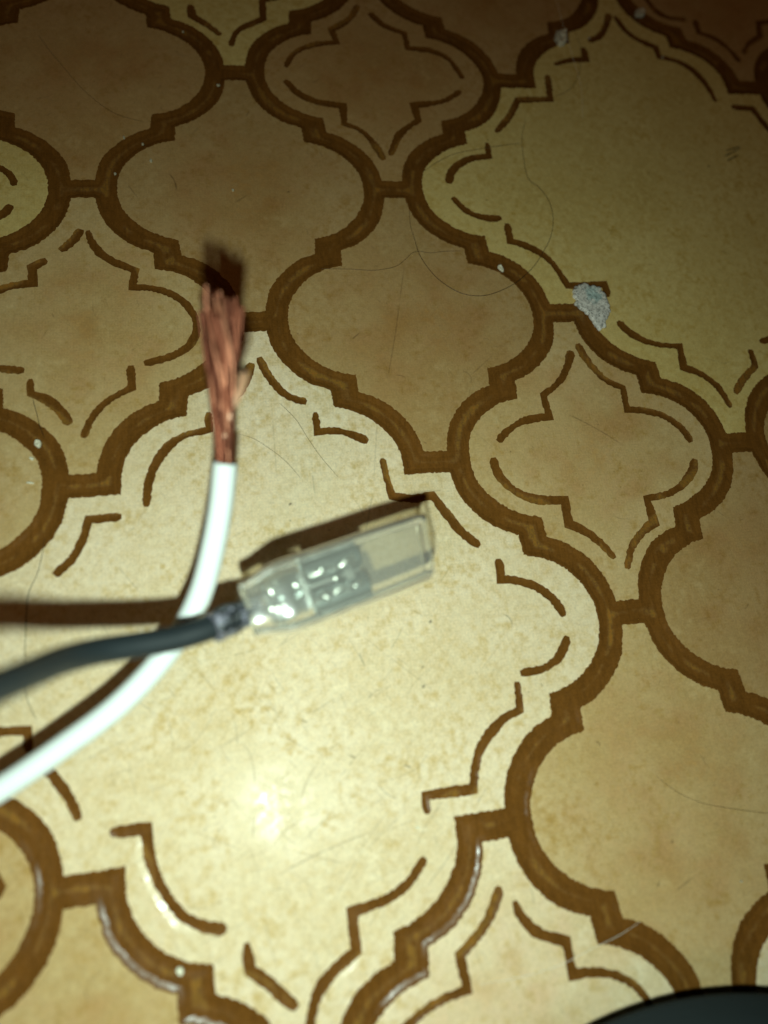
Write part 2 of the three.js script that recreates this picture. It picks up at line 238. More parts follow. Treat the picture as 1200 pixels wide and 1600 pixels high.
for (const t of tiles) {
  const mine = strokes.filter((s) => { const m = s[s.length >> 1]; return inside(t.o, (m.l[0] + m.r[0]) / 2, (m.l[1] + m.r[1]) / 2); });
  const ok = mine.filter((s) => s.every((p) => inside(t.o, ...p.l) && inside(t.o, ...p.r)));
  if (ok.length < mine.length) console.log('line leaves tile', t.x, t.y, mine.length - ok.length);
  const holes = ok.map((s) => [...s.map((p) => p.l), ...s.slice().reverse().map((p) => p.r)]);
  const v2 = (l) => l.map(([x, y]) => new THREE.Vector2(x, y));
  let con = v2(t.o); const flip = THREE.ShapeUtils.isClockWise(con); const o = flip ? t.o.slice().reverse() : t.o; con = v2(o);
  const hs = holes.map((h) => { const q = v2(h); return THREE.ShapeUtils.isClockWise(q) ? h : h.slice().reverse(); });
  const faces = THREE.ShapeUtils.triangulateShape(con.slice(), hs.map(v2));
  const all = [...o, ...hs.flat()];
  const cap = geo(flat(all, 0), faces.flat(), all);
  cap.setAttribute('normal', new THREE.Float32BufferAttribute(all.flatMap(() => [0, 1, 0]), 3));
  // the pressed slope round the tile
  const n = o.length, rows = [[0, 0], [0.00022, 0.00003], [0.00048, 0.00012], [0.00075, 0.0002], [0.001, 0.00024]], P = [], Lp = [], I = [];
  // slope direction: the mean run of the edge, free of its raggedness, split at the sharp steps
  const run = (i, d) => { let x = 0, y = 0; for (let k = 0; k < 5; k++) { const p = o[(i + d * k + n) % n], q = o[(i + d * (k + 1) + n) % n]; x += q[0] - p[0]; y += q[1] - p[1]; } const l = Math.hypot(x, y) || 1; return [d * x / l, d * y / l]; };
  let nrm = o.map((_, i) => { const f = run(i, 1), g0 = run(i, -1), x = f[0] + g0[0], y = f[1] + g0[1], l = Math.hypot(x, y) || 1; return [y / l, -x / l]; });
  for (let pass = 0; pass < 3; pass++) nrm = nrm.map((v, i) => { const a = nrm[(i + n - 1) % n], b = nrm[(i + 1) % n], x = v[0] * 2 + a[0] + b[0], y = v[1] * 2 + a[1] + b[1], l = Math.hypot(x, y) || 1; return [x / l, y / l]; });
  for (const [off, dn] of rows) for (let i = 0; i < n; i++) { const [nx, ny] = nrm[i], l = 1; const x = o[i][0] + nx / l * off / U, y = o[i][1] + ny / l * off / U; P.push(x * U, -dn, -y * U); Lp.push([x, y]); }
  for (let r = 0; r < rows.length - 1; r++) for (let i = 0; i < n; i++) { const j = (i + 1) % n, a = r * n + i, b = r * n + j; I.push(a, a + n, b, b, a + n, b + n); }
  const slope = geo(P, I, Lp);
  { const sn = slope.getAttribute('normal'), lean = [0.03, 0.14, 0.26, 0.24, 0.08]; for (let r = 0; r < rows.length; r++) for (let i = 0; i < n; i++) { const v = new THREE.Vector3(nrm[i][0] * lean[r], 1, -nrm[i][1] * lean[r]).normalize(); sn.setXYZ(r * n + i, v.x, v.y, v.z); } }
  const g = mergeGeometries([cap, slope], true);
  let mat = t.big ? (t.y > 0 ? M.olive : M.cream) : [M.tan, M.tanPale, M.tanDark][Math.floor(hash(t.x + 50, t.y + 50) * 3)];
  const fixed = { '0,0': 'tan', '1,-1': 'tanPale', '1,-3': 'tanPale', '2,-2': 'tan', '-1,1': 'tan', '-2,0': 'tanPale', '0,2': 'tanDark', '-2,2': 'tanDark', '0,-4': 'cream', '-2,-4': 'tanPale', '-3,-1': 'tanPale', '-3,-3': 'tanPale', '1,3': 'tanDark', '3,3': 'tanDark' }[`${t.x},${t.y}`];
  if (!t.big && fixed) mat = M[fixed];
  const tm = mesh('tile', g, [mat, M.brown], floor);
  for (const s of ok) {                                   // each brown line is a shallow pressed groove filling its gap
    const pos = [], lat = [], idx = [], k = s.length;
    const wide = s.wide;
    for (const p of s) { const d = p.e === 0 ? 0 : p.e === 1 ? 0.5 : 1; const pl = wide === 'l' ? p.ink : p.l, pr = wide === 'r' ? p.ink : p.r; for (const [w, dn] of wide === 'l' ? [[0, 0.00013], [0.25, 0.00013], [0.5, 0.0001], [0.75, 0.00005], [1, 0]] : wide ? [[0, 0], [0.25, 0.00005], [0.5, 0.0001], [0.75, 0.00013], [1, 0.00013]] : [[0, 0], [0.25, 0.00006], [0.5, 0.00011], [0.75, 0.00006], [1, 0]]) { const x = pl[0] + (pr[0] - pl[0]) * w, y = pl[1] + (pr[1] - pl[1]) * w; pos.push(x * U, -dn * d, -y * U); lat.push([x, y]); } }
    for (let i = 0; i < k - 1; i++) for (let c = 0; c < 4; c++) { const a = i * 5 + c; I.length; idx.push(a, a + 1, a + 5, a + 5, a + 1, a + 6); }
    const lg = geo(pos, idx, lat); const ny = lg.getAttribute('normal'); if (ny.getY(2) < 0) { const ii = lg.index.array; for (let q = 0; q < ii.length; q += 3) { const z = ii[q]; ii[q] = ii[q + 1]; ii[q + 1] = z; } lg.computeVertexNormals(); }
    mesh('accent_line', lg, M.brown, tm);
    if (wide) {
      const q = [], ql = [], qi = []; for (const p of s) { const d = p.e === 0 ? 0 : p.e === 1 ? 0.5 : 1; [[p.ink, 0.00013], [[(p.ink[0] + p[wide][0]) / 2, (p.ink[1] + p[wide][1]) / 2], 0.00007], [p[wide], 0]].forEach(([v, dn]) => { q.push(v[0] * U, -dn * d, -v[1] * U); ql.push(v); }); }
      for (let i = 0; i < k - 1; i++) for (let c = 0; c < 2; c++) { const a = i * 3 + c; wide === 'r' ? qi.push(a, a + 3, a + 1, a + 3, a + 4, a + 1) : qi.push(a, a + 1, a + 3, a + 3, a + 1, a + 4); }
      const wg = geo(q, qi, ql); if (wg.getAttribute('normal').getY(4) < 0) { const ii = wg.index.array; for (let z = 0; z < ii.length; z += 3) { const t0 = ii[z]; ii[z] = ii[z + 1]; ii[z + 1] = t0; } wg.computeVertexNormals(); }
      mesh('groove_slope', wg, mat, tm);
    }
  }
}

// ---------------------------------------------------------------- the white wire with its bare copper end
const curve = (pts) => new THREE.CatmullRomCurve3(pts, false, 'centripetal');
function tube(c, n, r, radial = 12, endR = null) { // closed tube with optional radius function
  const g = new THREE.TubeGeometry(c, n, 1, radial, false), pos = g.getAttribute('position');
  for (let i = 0; i <= n; i++) { const p = c.getPointAt(i / n), rr = endR ? endR(i / n) : r; for (let j = 0; j <= radial; j++) { const k = i * (radial + 1) + j; pos.setXYZ(k, p.x + (pos.getX(k) - p.x) * rr, p.y + (pos.getY(k) - p.y) * rr, p.z + (pos.getZ(k) - p.z) * rr); } }
  const base = pos.count, P = Array.from(pos.array), Nn = Array.from(g.getAttribute('normal').array), Uv = Array.from(g.getAttribute('uv').array), I = Array.from(g.index.array);
  for (const e of [0, 1]) { const p = c.getPointAt(e), tn = c.getTangentAt(e).multiplyScalar(e ? 1 : -1), c0 = P.length / 3; P.push(p.x, p.y, p.z); Nn.push(tn.x, tn.y, tn.z); Uv.push(0.5, 0.5); for (let j = 0; j <= radial; j++) { const k = (e ? n : 0) * (radial + 1) + j; P.push(P[k * 3], P[k * 3 + 1], P[k * 3 + 2]); Nn.push(tn.x, tn.y, tn.z); Uv.push(0.5, 0.5); } for (let j = 0; j < radial; j++) e ? I.push(c0, c0 + 1 + j, c0 + 2 + j) : I.push(c0, c0 + 2 + j, c0 + 1 + j); }
  const o = new THREE.BufferGeometry(); o.setAttribute('position', new THREE.Float32BufferAttribute(P, 3)); o.setAttribute('normal', new THREE.Float32BufferAttribute(Nn, 3)); o.setAttribute('uv', new THREE.Float32BufferAttribute(Uv, 2)); o.setIndex(I); return o;
}
const whiteVinyl = new THREE.MeshPhysicalMaterial({ color: new THREE.Color().setRGB(0.75, 0.81, 0.80), roughness: 0.45 });
const copperGlintTones = [[0.19, 0.060, 0.033], [0.12, 0.036, 0.020], [0.34, 0.135, 0.078]].map((c) => new THREE.MeshStandardMaterial({ color: new THREE.Color().setRGB(...c), metalness: 0.9, roughness: 0.4 }));  // the lightest tone stands in for glints on the strands
const wirePath = [[352, 722, -50], [345, 790, -43], [333, 855, -38], [316, 920, -34], [291, 975, -31], [247, 1037, -29], [182, 1104, -29], [105, 1162, -28], [0, 1233, -28], [-110, 1296, -28]].map((a) => lifted(...a));
{ const e = wirePath[wirePath.length - 1].clone(); wirePath.push(e.clone().add(new THREE.Vector3(-0.02, -0.002, 0.012)), new THREE.Vector3(e.x - 0.05, 0.0024, e.z + 0.03), new THREE.Vector3(e.x - 0.09, 0.0019, e.z + 0.04)); }
const wire = add(new THREE.Group(), 'white_wire', scene);
tag(wire, 'white insulated wire with frayed bare copper end passing under the black cable', 'wire');
const RW = 0.00135;
{ const c = curve(wirePath); mesh('insulation', tube(c, 160, RW, 20, (t) => RW * (t < 0.004 ? 0.97 : 1)), whiteVinyl, wire);
  const a = wirePath[0], dirIn = c.getTangentAt(0.002);
  const tip = lifted(346, 462, -74), mid = lifted(350, 590, -62);
  const ax = tip.clone().sub(a).normalize(), side = new THREE.Vector3().crossVectors(ax, ray(345, 580)).normalize(), up = new THREE.Vector3().crossVectors(side, ax).normalize();
  const r = rng(21); const n = 52;
  for (let i = 0; i < n; i++) {
    const th = r() * 6.283, rr = Math.sqrt((i + 0.5) / n), sx = rr * Math.cos(th), sy = rr * Math.sin(th), end = 0.84 + 0.19 * r(), tw = 1.5 + (r() - 0.5) * 0.8;
    const spread = [[0, 0.00075, 0.00075], [0.15, 0.0009, 0.0009], [0.42, 0.0014, 0.0011], [0.7, 0.00185, 0.0013], [1, 0.0022, 0.0016]];
    const pts = [a.clone().addScaledVector(dirIn, 0.002).addScaledVector(side, sx * 0.0008).addScaledVector(up, sy * 0.0008)];
    for (const [t, wa, wb] of spread) { const q = t * end, b = q < 0.5 ? a.clone().lerp(mid, q * 2) : mid.clone().lerp(tip, q * 2 - 1), cs = Math.cos(tw * t), sn = Math.sin(tw * t); pts.push(b.addScaledVector(side, (sx * cs - sy * sn) * wa + (r() - 0.5) * 0.0004 * (0.4 + t)).addScaledVector(up, (sx * sn + sy * cs) * wb + (r() - 0.5) * 0.0004 * (0.4 + t))); }
    mesh('copper_strand', tube(curve(pts), 22, 0.00018, 7), copperGlintTones[[0, 1, 0, 1, 2][i % 5]], wire);
  }
  const glintCopper = new THREE.MeshStandardMaterial({ color: new THREE.Color().setRGB(0.80, 0.46, 0.30), metalness: 0.35, roughness: 0.35 });  // paler copper: the gleam on the bent strand is put into its colour
  // strands that stand apart: two long ends, one bent out beside the bundle
  const stray = (px, k) => { const pts = px.map((q) => lifted(...q)); mesh('copper_strand', tube(curve(pts), 20, 0.00024, 7), copperGlintTones[k], wire); };
  stray([[340, 640, -58], [331, 560, -64], [323, 490, -72], [322, 446, -77]], 2);
  stray([[355, 640, -58], [362, 560, -64], [366, 500, -71], [369, 468, -75]], 0);
  stray([[334, 660, -56], [324, 580, -62], [316, 520, -69], [312, 486, -73]], 1);
  for (const [dx, dy] of [[0, 0], [4, 5], [-3, 9]]) { const pts = [[350, 684, -55], [361, 645, -58], [373 + dx, 606 + dy, -63], [379 + dx, 586 + dy, -72], [379 + dx, 572 + dy, -82]].map((q) => lifted(...q)); mesh('copper_strand', tube(curve(pts), 20, 0.0003, 8), glintCopper, wire); }
  stray([[346, 640, -60], [345, 560, -66], [344, 500, -73], [342, 470, -80]], 2);
}

// ---------------------------------------------------------------- the black cable with its terminal in a clear sleeve
const cable = add(new THREE.Group(), 'black_cable', scene);
tag(cable, 'black cable ending in a metal terminal inside a clear plastic sleeve', 'cable');
const blackVinyl = new THREE.MeshPhysicalMaterial({ color: new THREE.Color().setRGB(0.010, 0.016, 0.019), roughness: 0.6 });
const RB = 0.00134;
const sA = lifted(386, 955, -34), sB = lifted(676, 849, -30);
const axis = sB.clone().sub(sA), LEN = axis.length(); axis.normalize();
const view = ray(530, 905).normalize();
const wid = new THREE.Vector3().crossVectors(axis, view).normalize();            // across the sleeve
const thk = new THREE.Vector3().crossVectors(wid, axis).normalize(); if (thk.y < 0) thk.negate();
const loc = (s, a, b) => sA.clone().addScaledVector(axis, s * LEN).addScaledVector(wid, a).addScaledVector(thk, b);
const cpath = [lifted(352, 970, -38), ...[[322, 983, -41], [270, 998, -45], [200, 1010, -52], [150, 1018, -59], [100, 1031, -71], [55, 1049, -90], [0, 1072, -114], [-80, 1108, -140]].map((a) => lifted(...a))];
{ const e = cpath[cpath.length - 1].clone(); cpath.push(e.clone().add(new THREE.Vector3(-0.02, 0, 0.006)), new THREE.Vector3(e.x - 0.05, 0.014, e.z + 0.012), new THREE.Vector3(e.x - 0.075, 0.003, e.z + 0.016), new THREE.Vector3(e.x - 0.1, 0.0017, e.z + 0.02)); }
mesh('cable_jacket', tube(curve(cpath), 150, RB, 18), blackVinyl, cable);
// the crumpled crimp between the jacket and the sleeve
const tin = new THREE.MeshStandardMaterial({ color: new THREE.Color().setRGB(0.52, 0.58, 0.60), metalness: 1, roughness: 0.28 });
const tinDark = new THREE.MeshStandardMaterial({ color: new THREE.Color().setRGB(0.20, 0.26, 0.28), metalness: 0.9, roughness: 0.3 });
const tinDull = new THREE.MeshStandardMaterial({ color: new THREE.Color().setRGB(0.36, 0.38, 0.41), metalness: 1, roughness: 0.5 });
function lump(c, n, radial, f, amp, seed) { const g = tube(c, n, 1, radial, f), p = g.getAttribute('position'); for (let i = 0; i < (n + 1) * (radial + 1); i++) { const row = Math.floor(i / (radial + 1)), j = i % (radial + 1), q = c.getPointAt(row / n), a = 1 + amp * (vnoise(row * 0.55 + seed, (j % radial) * 0.9) - 0.5); p.setXYZ(i, q.x + (p.getX(i) - q.x) * a, q.y + (p.getY(i) - q.y) * a, q.z + (p.getZ(i) - q.z) * a); } g.computeVertexNormals(); return g; }
const crimpC = curve([lifted(332, 981, -41), lifted(350, 972, -39), lifted(370, 964, -37), loc(0.06, 0, 0)]);
const collarTex = speckle(128, (x, y) => { const n = fbm(x * 9, y * 26, 4), k = sm(0.50, 0.60, n); return [0.02 + 0.30 * k, 0.024 + 0.29 * k, 0.027 + 0.36 * k]; });
mesh('crimp_collar', lump(crimpC, 40, 22, (t) => 0.00162 - 0.00040 * sm(0.25, 0.8, t) + 0.00022 * (vnoise(t * 9, 4) - 0.5), 0.42, 3), new THREE.MeshPhysicalMaterial({ map: collarTex, roughness: 0.42, metalness: 0.2 }), cable);
for (let k = 0; k < 7; k++) { const a = k * 0.9 - 2.7, o1 = (rad) => wid.clone().multiplyScalar(Math.sin(a) * rad).addScaledVector(thk, Math.cos(a) * rad); mesh('wire_strand', tube(curve([lifted(348, 973, -39).add(o1(0.0016)), lifted(362, 967, -38).add(o1(0.00165)), lifted(376, 961, -36).add(o1(0.00145)), loc(0.12, 0, 0).add(o1(0.0011))]), 14, 0.00016, 6), tinDull, cable); }

// terminal: crimped barrel, neck plate, receptacle with two rolled edges
const term = add(new THREE.Group(), 'terminal', cable);
function prism(pts2, s0, s1, m, name, parent) { // cross-section (a across, b up) swept along the sleeve axis
  const P = [], I = [], n = pts2.length; for (const s of [s0, s1]) for (const [a, b] of pts2) { const v = loc(s, a, b); P.push(v.x, v.y, v.z); }
  for (let i = 0; i < n; i++) { const j = (i + 1) % n; I.push(i, j, n + i, j, n + j, n + i); }
  const tri = THREE.ShapeUtils.triangulateShape(pts2.map((p) => new THREE.Vector2(...p)), []); for (const t of tri) { I.push(t[0], t[2], t[1]); I.push(n + t[0], n + t[1], n + t[2]); }
  let g = new THREE.BufferGeometry(); g.setAttribute('position', new THREE.Float32BufferAttribute(P, 3)); g.setIndex(I); g = g.toNonIndexed(); g.computeVertexNormals(); g.setAttribute('uv', new THREE.Float32BufferAttribute(new Array(g.getAttribute('position').count * 2).fill(0), 2)); return mesh(name, g, m, parent);
}
const mm = 0.001;
for (const k of [-1, 1]) mesh('crimp_wing', lump(curve([loc(0.10, k * 0.0009, 0.0001), loc(0.18, k * 0.0011, 0.0003), loc(0.275, k * 0.0011, 0.0003)]), 16, 14, (t) => 0.00155 * (0.82 + 0.3 * Math.sin(Math.PI * Math.min(1, t * 1.15 + 0.1))), 0.32, 7 + k), tin, term);
prism([[-2.1 * mm, -1.5 * mm], [2.1 * mm, -1.5 * mm], [2.1 * mm, -1.1 * mm], [-2.1 * mm, -1.1 * mm]], 0.12, 0.33, tin, 'neck_plate', term);
prism([[-3.0 * mm, -1.5 * mm], [3.0 * mm, -1.5 * mm], [3.0 * mm, -1.1 * mm], [-3.0 * mm, -1.1 * mm]], 0.31, 0.605, tin, 'base_plate', term);
for (const k of [-1, 1]) { // rolled edge: a C-shaped strip
  const prof = [], R1 = 1.62 * mm, R0 = 1.2 * mm; for (let i = 0; i <= 14; i++) { const a = -Math.PI / 2 + i / 14 * 4.5; prof.push([k * (1.85 * mm + R1 * Math.cos(a)), 0.1 * mm + R1 * Math.sin(a)]); } for (let i = 14; i >= 0; i--) { const a = -Math.PI / 2 + i / 14 * 4.5; prof.push([k * (1.85 * mm + R0 * Math.cos(a)), 0.1 * mm + R0 * Math.sin(a)]); }
  prism(k > 0 ? prof : prof.reverse(), 0.315, 0.60, tinDark, 'rolled_edge', term);
  mesh('fold', lump(curve([loc(0.30, k * 0.0012, 0.0011), loc(0.38, k * 0.00145, 0.0013), loc(0.47, k * 0.0013, 0.0012), loc(0.57, k * 0.0015, 0.0012)]), 30, 14, (t) => 0.00062 * (0.8 + 0.5 * vnoise(t * 7, 20 + k)), 0.5, 12 + k), tin, term);
}
{ const d = new THREE.SphereGeometry(0.0006, 14, 10); d.scale(1, 0.6, 1); const m1 = mesh('dimple', d, tin, term); m1.position.copy(loc(0.47, 0.0002, -0.0010)); }
// cross bands that hold the rolled edges
prism([[-1.2 * mm, 0.9 * mm], [1.2 * mm, 0.9 * mm], [1.2 * mm, 1.15 * mm], [-1.2 * mm, 1.15 * mm]], 0.50, 0.545, tin, 'cross_tab', term);

// clear sleeve: flattened tube, drawn in towards the cable, walls with real thickness
const wv = (s) => 0.0032 + 0.00105 * sm(0.0, 0.2, s) - 0.0003 * sm(0.55, 1, s) - 0.0002 * sm(0.95, 1, s) + 0.00005 * Math.sin(s * 9), tv = (s) => 0.0019 + 0.0007 * sm(0, 0.22, s) - 0.00045 * sm(0.6, 1, s);
function sleevePoint(s, a, off) {
  const c = Math.cos(a), q = Math.sin(a), e = 0.55, ss = s - (s > 0.9 ? (s - 0.9) * 0.85 * (0.5 - 0.5 * c) : 0), crease = 0.00016 * (vnoise(s * 16, 3 + Math.round(2 * q)) - 0.5);
  return loc(ss, Math.sign(c) * Math.pow(Math.abs(c), e) * (wv(s) - off), Math.sign(q) * Math.pow(Math.abs(q), e) * (tv(s) - off + crease));
}
const ROWS = 48, SIDE = 0.85;                              // the side walls span angles within SIDE of the flat axis
function loft(rings, closed) { const P = [], I = [], Uv = [], m = rings[0].length; rings.forEach((r, i) => r.forEach((v, j) => { P.push(v.x, v.y, v.z); Uv.push(j / m, i / rings.length); })); for (let i = 0; i < rings.length - 1; i++) for (let j = 0; j < (closed ? m : m - 1); j++) { const a = i * m + j, b = i * m + (j + 1) % m; I.push(a, a + m, b, b, a + m, b + m); }
  if (closed) for (const e of [0, rings.length - 1]) { const base = e * m; for (let j = 1; j < m - 1; j++) e ? I.push(base, base + j + 1, base + j) : I.push(base, base + j, base + j + 1); }
  const g = new THREE.BufferGeometry(); g.setAttribute('position', new THREE.Float32BufferAttribute(P, 3)); g.setAttribute('uv', new THREE.Float32BufferAttribute(Uv, 2)); g.setIndex(I); g.computeVertexNormals(); return g; }
const arc = (a0, a1, n) => Array.from({ length: n + 1 }, (_, k) => a0 + (a1 - a0) * k / n);
const clear = new THREE.MeshPhysicalMaterial({ color: new THREE.Color().setRGB(0.88, 0.86, 0.78), roughness: 0.17, transmission: 0.86, thickness: 0, ior: 1.45, side: THREE.DoubleSide });
const clearThick = new THREE.MeshPhysicalMaterial({ color: new THREE.Color().setRGB(0.86, 0.85, 0.78), roughness: 0.22, transmission: 0.86, thickness: 0.0006, ior: 1.4 });
{ const faces = [[SIDE, Math.PI - SIDE], [Math.PI + SIDE, 2 * Math.PI - SIDE]].map(([a0, a1]) => loft(Array.from({ length: ROWS + 1 }, (_, i) => arc(a0, a1, 22).map((a) => sleevePoint(i / ROWS, a, 0.00022))), false));
  const sleeve = mesh('clear_sleeve', mergeGeometries(faces), clear, cable);
  for (const mid of [0, Math.PI]) mesh('side_wall', loft(Array.from({ length: ROWS + 1 }, (_, i) => [...arc(mid - SIDE, mid + SIDE, 14).map((a) => sleevePoint(i / ROWS, a, 0)), ...arc(mid + SIDE, mid - SIDE, 14).map((a) => sleevePoint(i / ROWS, a, 0.00045))]), true), clearThick, sleeve);
  // thickened rims at both mouths of the sleeve
  for (const [s0, s1] of [[-0.004, 0.02], [0.982, 1.004]]) mesh('rim', loft([[s0, 0.0001], [s0, 0.0004], [s1, 0.0004], [s1, 0.0001], [s0, 0.0001]].map(([q, o]) => arc(0, 2 * Math.PI, 60).map((a) => sleevePoint(q, a, o))), false), clear, sleeve);
}

// ---------------------------------------------------------------- flake of old paint
function slab(px, h, m, name, rough, seed) { // irregular chip from its outline in pixels, lying on the floor
  const o = spline([...px, px[0]].map(([a, b]) => pxl(a, b)), 0.008).slice(0, -1), r = rng(seed);
  let cx = 0, cy = 0; for (const [x, y] of o) { cx += x / o.length; cy += y / o.length; }
  const rings = 16, P = [], I = [], uv = [], n = o.length;
  const jit = o.map((_, i) => 0.98 + 0.16 * (vnoise(i * 0.55 + seed * 7, seed) - 0.5) * Math.min(1, (o.length - i) / 4, (i + 1) / 4) + (r() - 0.5) * 0.03);
  const put = (x, y, z) => { P.push((x - cx) * U, z, -(y - cy) * U); uv.push((x - cx) * 2.5 + 0.5, (y - cy) * 2.5 + 0.5); };
  for (const z of [0.00001, h * 0.55]) for (let i = 0; i < n; i++) put(cx + (o[i][0] - cx) * jit[i], cy + (o[i][1] - cy) * jit[i], z);
  for (let k = 1; k < rings; k++) { const s = 1 - k / rings; for (let i = 0; i < n; i++) { const x = cx + (o[i][0] - cx) * jit[i] * s, y = cy + (o[i][1] - cy) * jit[i] * s; put(x, y, h * (0.8 + rough * (fbm(x * 40 + seed, y * 40, 4) - 0.5))); } }
  put(cx, cy, h * 0.85); const top = rings, c = P.length / 3 - 1;
  for (let k = 0; k < top; k++) for (let i = 0; i < n; i++) { const j = (i + 1) % n, a = k * n + i, b = k * n + j; I.push(a, b, a + n, b, b + n, a + n); }
  for (let i = 0; i < n; i++) { I.push(top * n + i, top * n + (i + 1) % n, c); }
  const g = new THREE.BufferGeometry(); g.setAttribute('position', new THREE.Float32BufferAttribute(P, 3)); g.setAttribute('uv', new THREE.Float32BufferAttribute(uv, 2)); g.setIndex(I); g.computeVertexNormals();
  const ms = mesh(name, g, m); ms.position.set(cx * U, 0, -cy * U); return ms;
}
function speckle(w, f) { const d = new Uint8Array(w * w * 4); for (let y = 0; y < w; y++) for (let x = 0; x < w; x++) { const c = f(x / w, y / w); for (let k = 0; k < 3; k++) d[(y * w + x) * 4 + k] = enc(c[k]); d[(y * w + x) * 4 + 3] = 255; } return tex(d, w, w, true); }
const flakeTex = speckle(256, (x, y) => { const n = fbm(x * 14, y * 14, 4), f = fbm(x * 60, y * 60 + 3, 2), pit = Math.max(sm(0.40, 0.30, f) * 0.6, sm(0.36, 0.28, fbm(x * 30 + 8, y * 30, 3)) * 0.5), teal = 0.7 * sm(0.22, 0.08, Math.hypot((x - 0.53) * 1.3, y - 0.68) + 0.25 * (n - 0.5)); const l = (0.66 + 0.34 * (n - 0.5)) * (1 - pit); return [l * (1 - 0.5 * teal), l * (0.97 - 0.2 * teal), l * (0.90 - 0.14 * teal)]; });
const flakePx = [[902, 446], [911, 445], [922, 448], [932, 451], [940, 456], [945, 465], [950, 474], [953, 482], [950, 494], [945, 502], [945, 513], [940, 516], [933, 515], [927, 506], [921, 497], [910, 486], [900, 479], [898, 470], [894, 457]];
tag(slab(flakePx, 0.0008, new THREE.MeshStandardMaterial({ map: flakeTex, color: new THREE.Color().setRGB(1, 1, 1), roughness: 0.85 }), 'paint_flake', 0.22, 4), 'pale blue-grey crusty paint flake lying across a brown band', 'flake');

// crumbs
const crumbTex = speckle(64, (x, y) => { const l = 0.5 + 0.6 * (fbm(x * 9, y * 9, 3) - 0.5); return [l, l * 0.93, l * 0.72]; });
const crumbM = new THREE.MeshStandardMaterial({ map: crumbTex, roughness: 0.8 });
const paleM = new THREE.MeshStandardMaterial({ color: new THREE.Color().setRGB(0.72, 0.68, 0.52), roughness: 0.6 });
function chip(cx, cy, rx, ry, h, turn, m, label, seed, group) { const r = rng(seed), pts = []; for (let i = 0; i < 8; i++) { const a = i / 8 * 6.283, k = 0.7 + 0.5 * r(), x = rx * k * Math.cos(a), y = ry * k * Math.sin(a); pts.push([cx + x * Math.cos(turn) - y * Math.sin(turn), cy + x * Math.sin(turn) + y * Math.cos(turn)]); } return tag(slab(pts, h, m, 'crumb', 0.8, seed), label, 'crumb', group); }
chip(874, 61, 10, 12, 0.0011, 0, crumbM, 'grey-white stone crumb on the dark band with a pale fibre', 31);
chip(999, 22, 8, 7, 0.0008, 0, crumbM, 'small grey crumb at the tip of the dim cream tile', 32);
chip(782, 420, 3.2, 6.5, 0.0004, -0.6, paleM, 'tiny pale chip on the brown band under the long hair', 33);
chip(59, 694, 6, 6.5, 0.0005, 0.4, paleM, 'cream chip with squared edges on the brown band', 34);
chip(50, 717, 4.5, 2.4, 0.0003, 0.6, paleM, 'thin cream sliver below the squared cream chip', 35);
chip(281, 1517, 5.5, 7, 0.0005, 0.2, paleM, 'oval cream crumb on the brown band corner', 36);
const specks = [[341, 134, 3.4, 1.8], [223, 226, 2.6, 2], [194, 216, 2.6, 1.6], [236, 252, 2.6, 2.4], [180, 272, 2.4, 1.8], [364, 298, 2.2, 1.8], [286, 50, 1.8, 1.5], [47, 755, 7, 1.6], [652, 1293, 5, 1.8], [1157, 1377, 2, 2], [920, 60, 2, 1.8], [1035, 90, 1.8, 1.5]];
const dustM = new THREE.MeshStandardMaterial({ color: new THREE.Color().setRGB(0.46, 0.42, 0.30), roughness: 0.7 });
const own = { 7: 'thin cream shaving on the left tan tile beside the brown band', 8: 'slender pale shaving on the brown band neck beside the accented cream tile' };
specks.forEach(([a, b, c, d], i) => chip(a, b, c, d, 0.00025, own[i] ? 0.1 : i * 0.7, own[i] ? paleM : dustM, own[i] || 'minute round pale dust speck on the floor', 50 + i, own[i] ? undefined : 'dust specks scattered on the floor'));

// ---------------------------------------------------------------- hairs and fibres
const hairM = new THREE.MeshStandardMaterial({ color: new THREE.Color().setRGB(0.030, 0.017, 0.008), roughness: 0.45 });
const hairBrownM = new THREE.MeshStandardMaterial({ color: new THREE.Color().setRGB(0.14, 0.08, 0.03), roughness: 0.5 });
const fibreM = new THREE.MeshStandardMaterial({ color: new THREE.Color().setRGB(0.75, 0.72, 0.62), roughness: 0.5 });
function hair(px, m, label, name = 'hair', rad = 0.000045) { const pts = px.map(([a, b], i) => at(a, b, 0.00006 + 0.00005 * hash(a | 0, b | 0))); const c = curve(pts); return tag(mesh(name, tube(c, Math.max(16, px.length * 6), rad, 5, (t) => rad * (0.55 + 0.45 * Math.min(1, 8 * t, 8 * (1 - t)))), m), label, name); }
const Z = (ox, oy, s, l) => l.map(([a, b]) => [ox + a / s, oy + b / s]);
hair(Z(600, 180, 3.75, [[830, 25], [810, 120], [812, 200], [850, 378], [905, 420], [960, 490], [985, 560], [990, 640], [970, 730], [930, 805], [890, 870], [830, 935], [760, 990], [680, 1030], [600, 1055], [530, 1058], [460, 1045], [400, 1018], [330, 970], [270, 910], [210, 820], [180, 730], [155, 640], [148, 560]]), hairM, 'long dark hair curling over the band left of the paint flake');
hair(Z(480, 300, 3.75, [[80, 450], [250, 452], [400, 458], [520, 435], [575, 395], [620, 355], [660, 348], [720, 357], [800, 348], [900, 345]]), hairBrownM, 'wavy brown hair across the plain tan tile crossing the long hair', 'hair', 0.00004);
hair(Z(600, 180, 3.75, [[230, 330], [320, 270], [420, 225], [580, 195], [640, 185], [730, 172], [800, 165]]), hairBrownM, 'short arched brown hair on the left lobe of the dim cream tile', 'hair', 0.00004);
hair([[900, 51], [907, 75], [908, 90], [905, 112], [897, 132], [884, 144], [867, 151]], hairBrownM, 'small curved hair beside the grey-white stone crumb', 'hair', 0.00004);
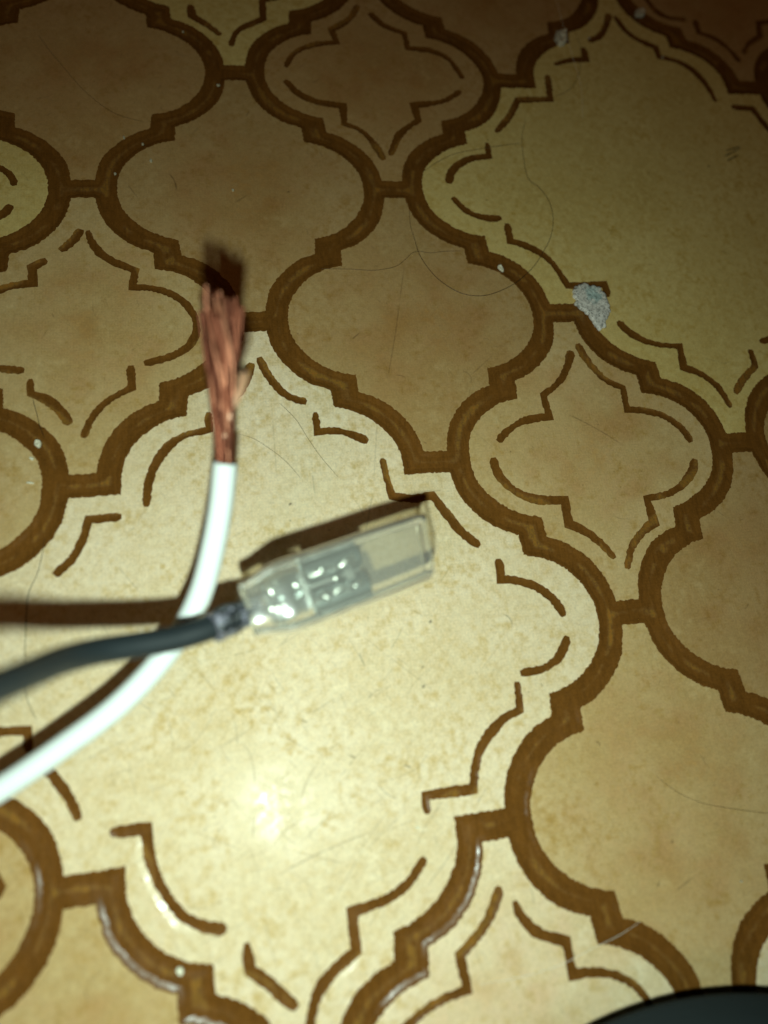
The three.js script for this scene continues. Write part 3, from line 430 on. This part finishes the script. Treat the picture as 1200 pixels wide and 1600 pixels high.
hair([[60, 55], [78, 80], [95, 100], [130, 140], [170, 172], [195, 183], [225, 190]], hairBrownM, 'curved brown hair on the dim tan tile beside the yellow tile', 'hair', 0.00003);
hair(Z(700, 900, 2.4, [[780, 750], [860, 810], [950, 850], [1050, 870], [1200, 890], [1240, 893]]), hairBrownM, 'gently curved brown hair on the wide plain tan tile', 'hair', 0.000026);
hair([[51, 623], [57, 645], [62, 665], [69, 684]], hairM, 'short dark hair touching the brown band by the cream chip', 'hair', 0.00004);
hair([[70, 840], [63, 880], [56, 902], [45, 926], [40, 990], [41, 1085], [48, 1106], [57, 1124]], hairM, 'dark hair passing beneath the black cable', 'hair', 0.00004);
hair(Z(250, 300, 3.556, [[440, 1345], [520, 1370], [600, 1420], [680, 1480], [740, 1540], [780, 1590]]), hairBrownM, 'fine brown hair beside the end of the white insulation', 'hair', 0.000026);
hair([[437, 630], [462, 655], [480, 683], [500, 712], [528, 745]], hairBrownM, 'faint brown hair slanting across the cream tile', 'hair', 0.00003);
hair(Z(600, 1150, 2, [[300, 775], [420, 755], [540, 720], [650, 665], [740, 620], [800, 580]]), fibreM, 'white fibre arched across the accent line and brown band', 'fibre', 0.00003);
hair([[868, -6], [876, 25], [886, 60], [897, 96], [908, 135], [910, 186]], fibreM, 'pale fibre running from the stone crumb onto the dim cream tile', 'fibre', 0.00003);

// ---------------------------------------------------------------- dark rounded object at the edge of the picture
{
  const h = 0.011, pts = [[930, 1606], [1054, 1563], [1200, 1553]].map(([a, b]) => at(a, b, 0.0062));
  const [p, q, r] = pts, ax = p.x, ay = p.z, bx = q.x, by = q.z, cx = r.x, cy = r.z, d = 2 * (ax * (by - cy) + bx * (cy - ay) + cx * (ay - by));
  const ux = ((ax * ax + ay * ay) * (by - cy) + (bx * bx + by * by) * (cy - ay) + (cx * cx + cy * cy) * (ay - by)) / d, uy = ((ax * ax + ay * ay) * (cx - bx) + (bx * bx + by * by) * (ax - cx) + (cx * cx + cy * cy) * (bx - ax)) / d;
  const R = Math.hypot(ax - ux, ay - uy); console.log('dark disc radius', R, ux, uy);
  const prof = [[0.0001, 0.00001], [R - 0.009, 0.00001], [R - 0.0075, 0.0012], [R - 0.004, 0.0034], [R - 0.0012, 0.0050], [R, 0.0062], [R - 0.0008, 0.0073], [R - 0.003, 0.0086], [R - 0.008, 0.0102], [R - 0.02, 0.0122], [0.0001, 0.0138]].map(([a, b]) => new THREE.Vector2(a, b));
  const fine = new THREE.SplineCurve(prof).getPoints(80);
  const o = tag(mesh('dark_round_object', new THREE.LatheGeometry(fine, 160), new THREE.MeshPhysicalMaterial({ color: new THREE.Color().setRGB(0.014, 0.020, 0.021), roughness: 0.7, bumpMap: tBump, bumpScale: 0.0002, specularIntensity: 0.5 })), 'dark charcoal rounded object resting on the floor', 'object');
  o.position.set(ux, 0, uy);
}

renderer.render(scene, camera);
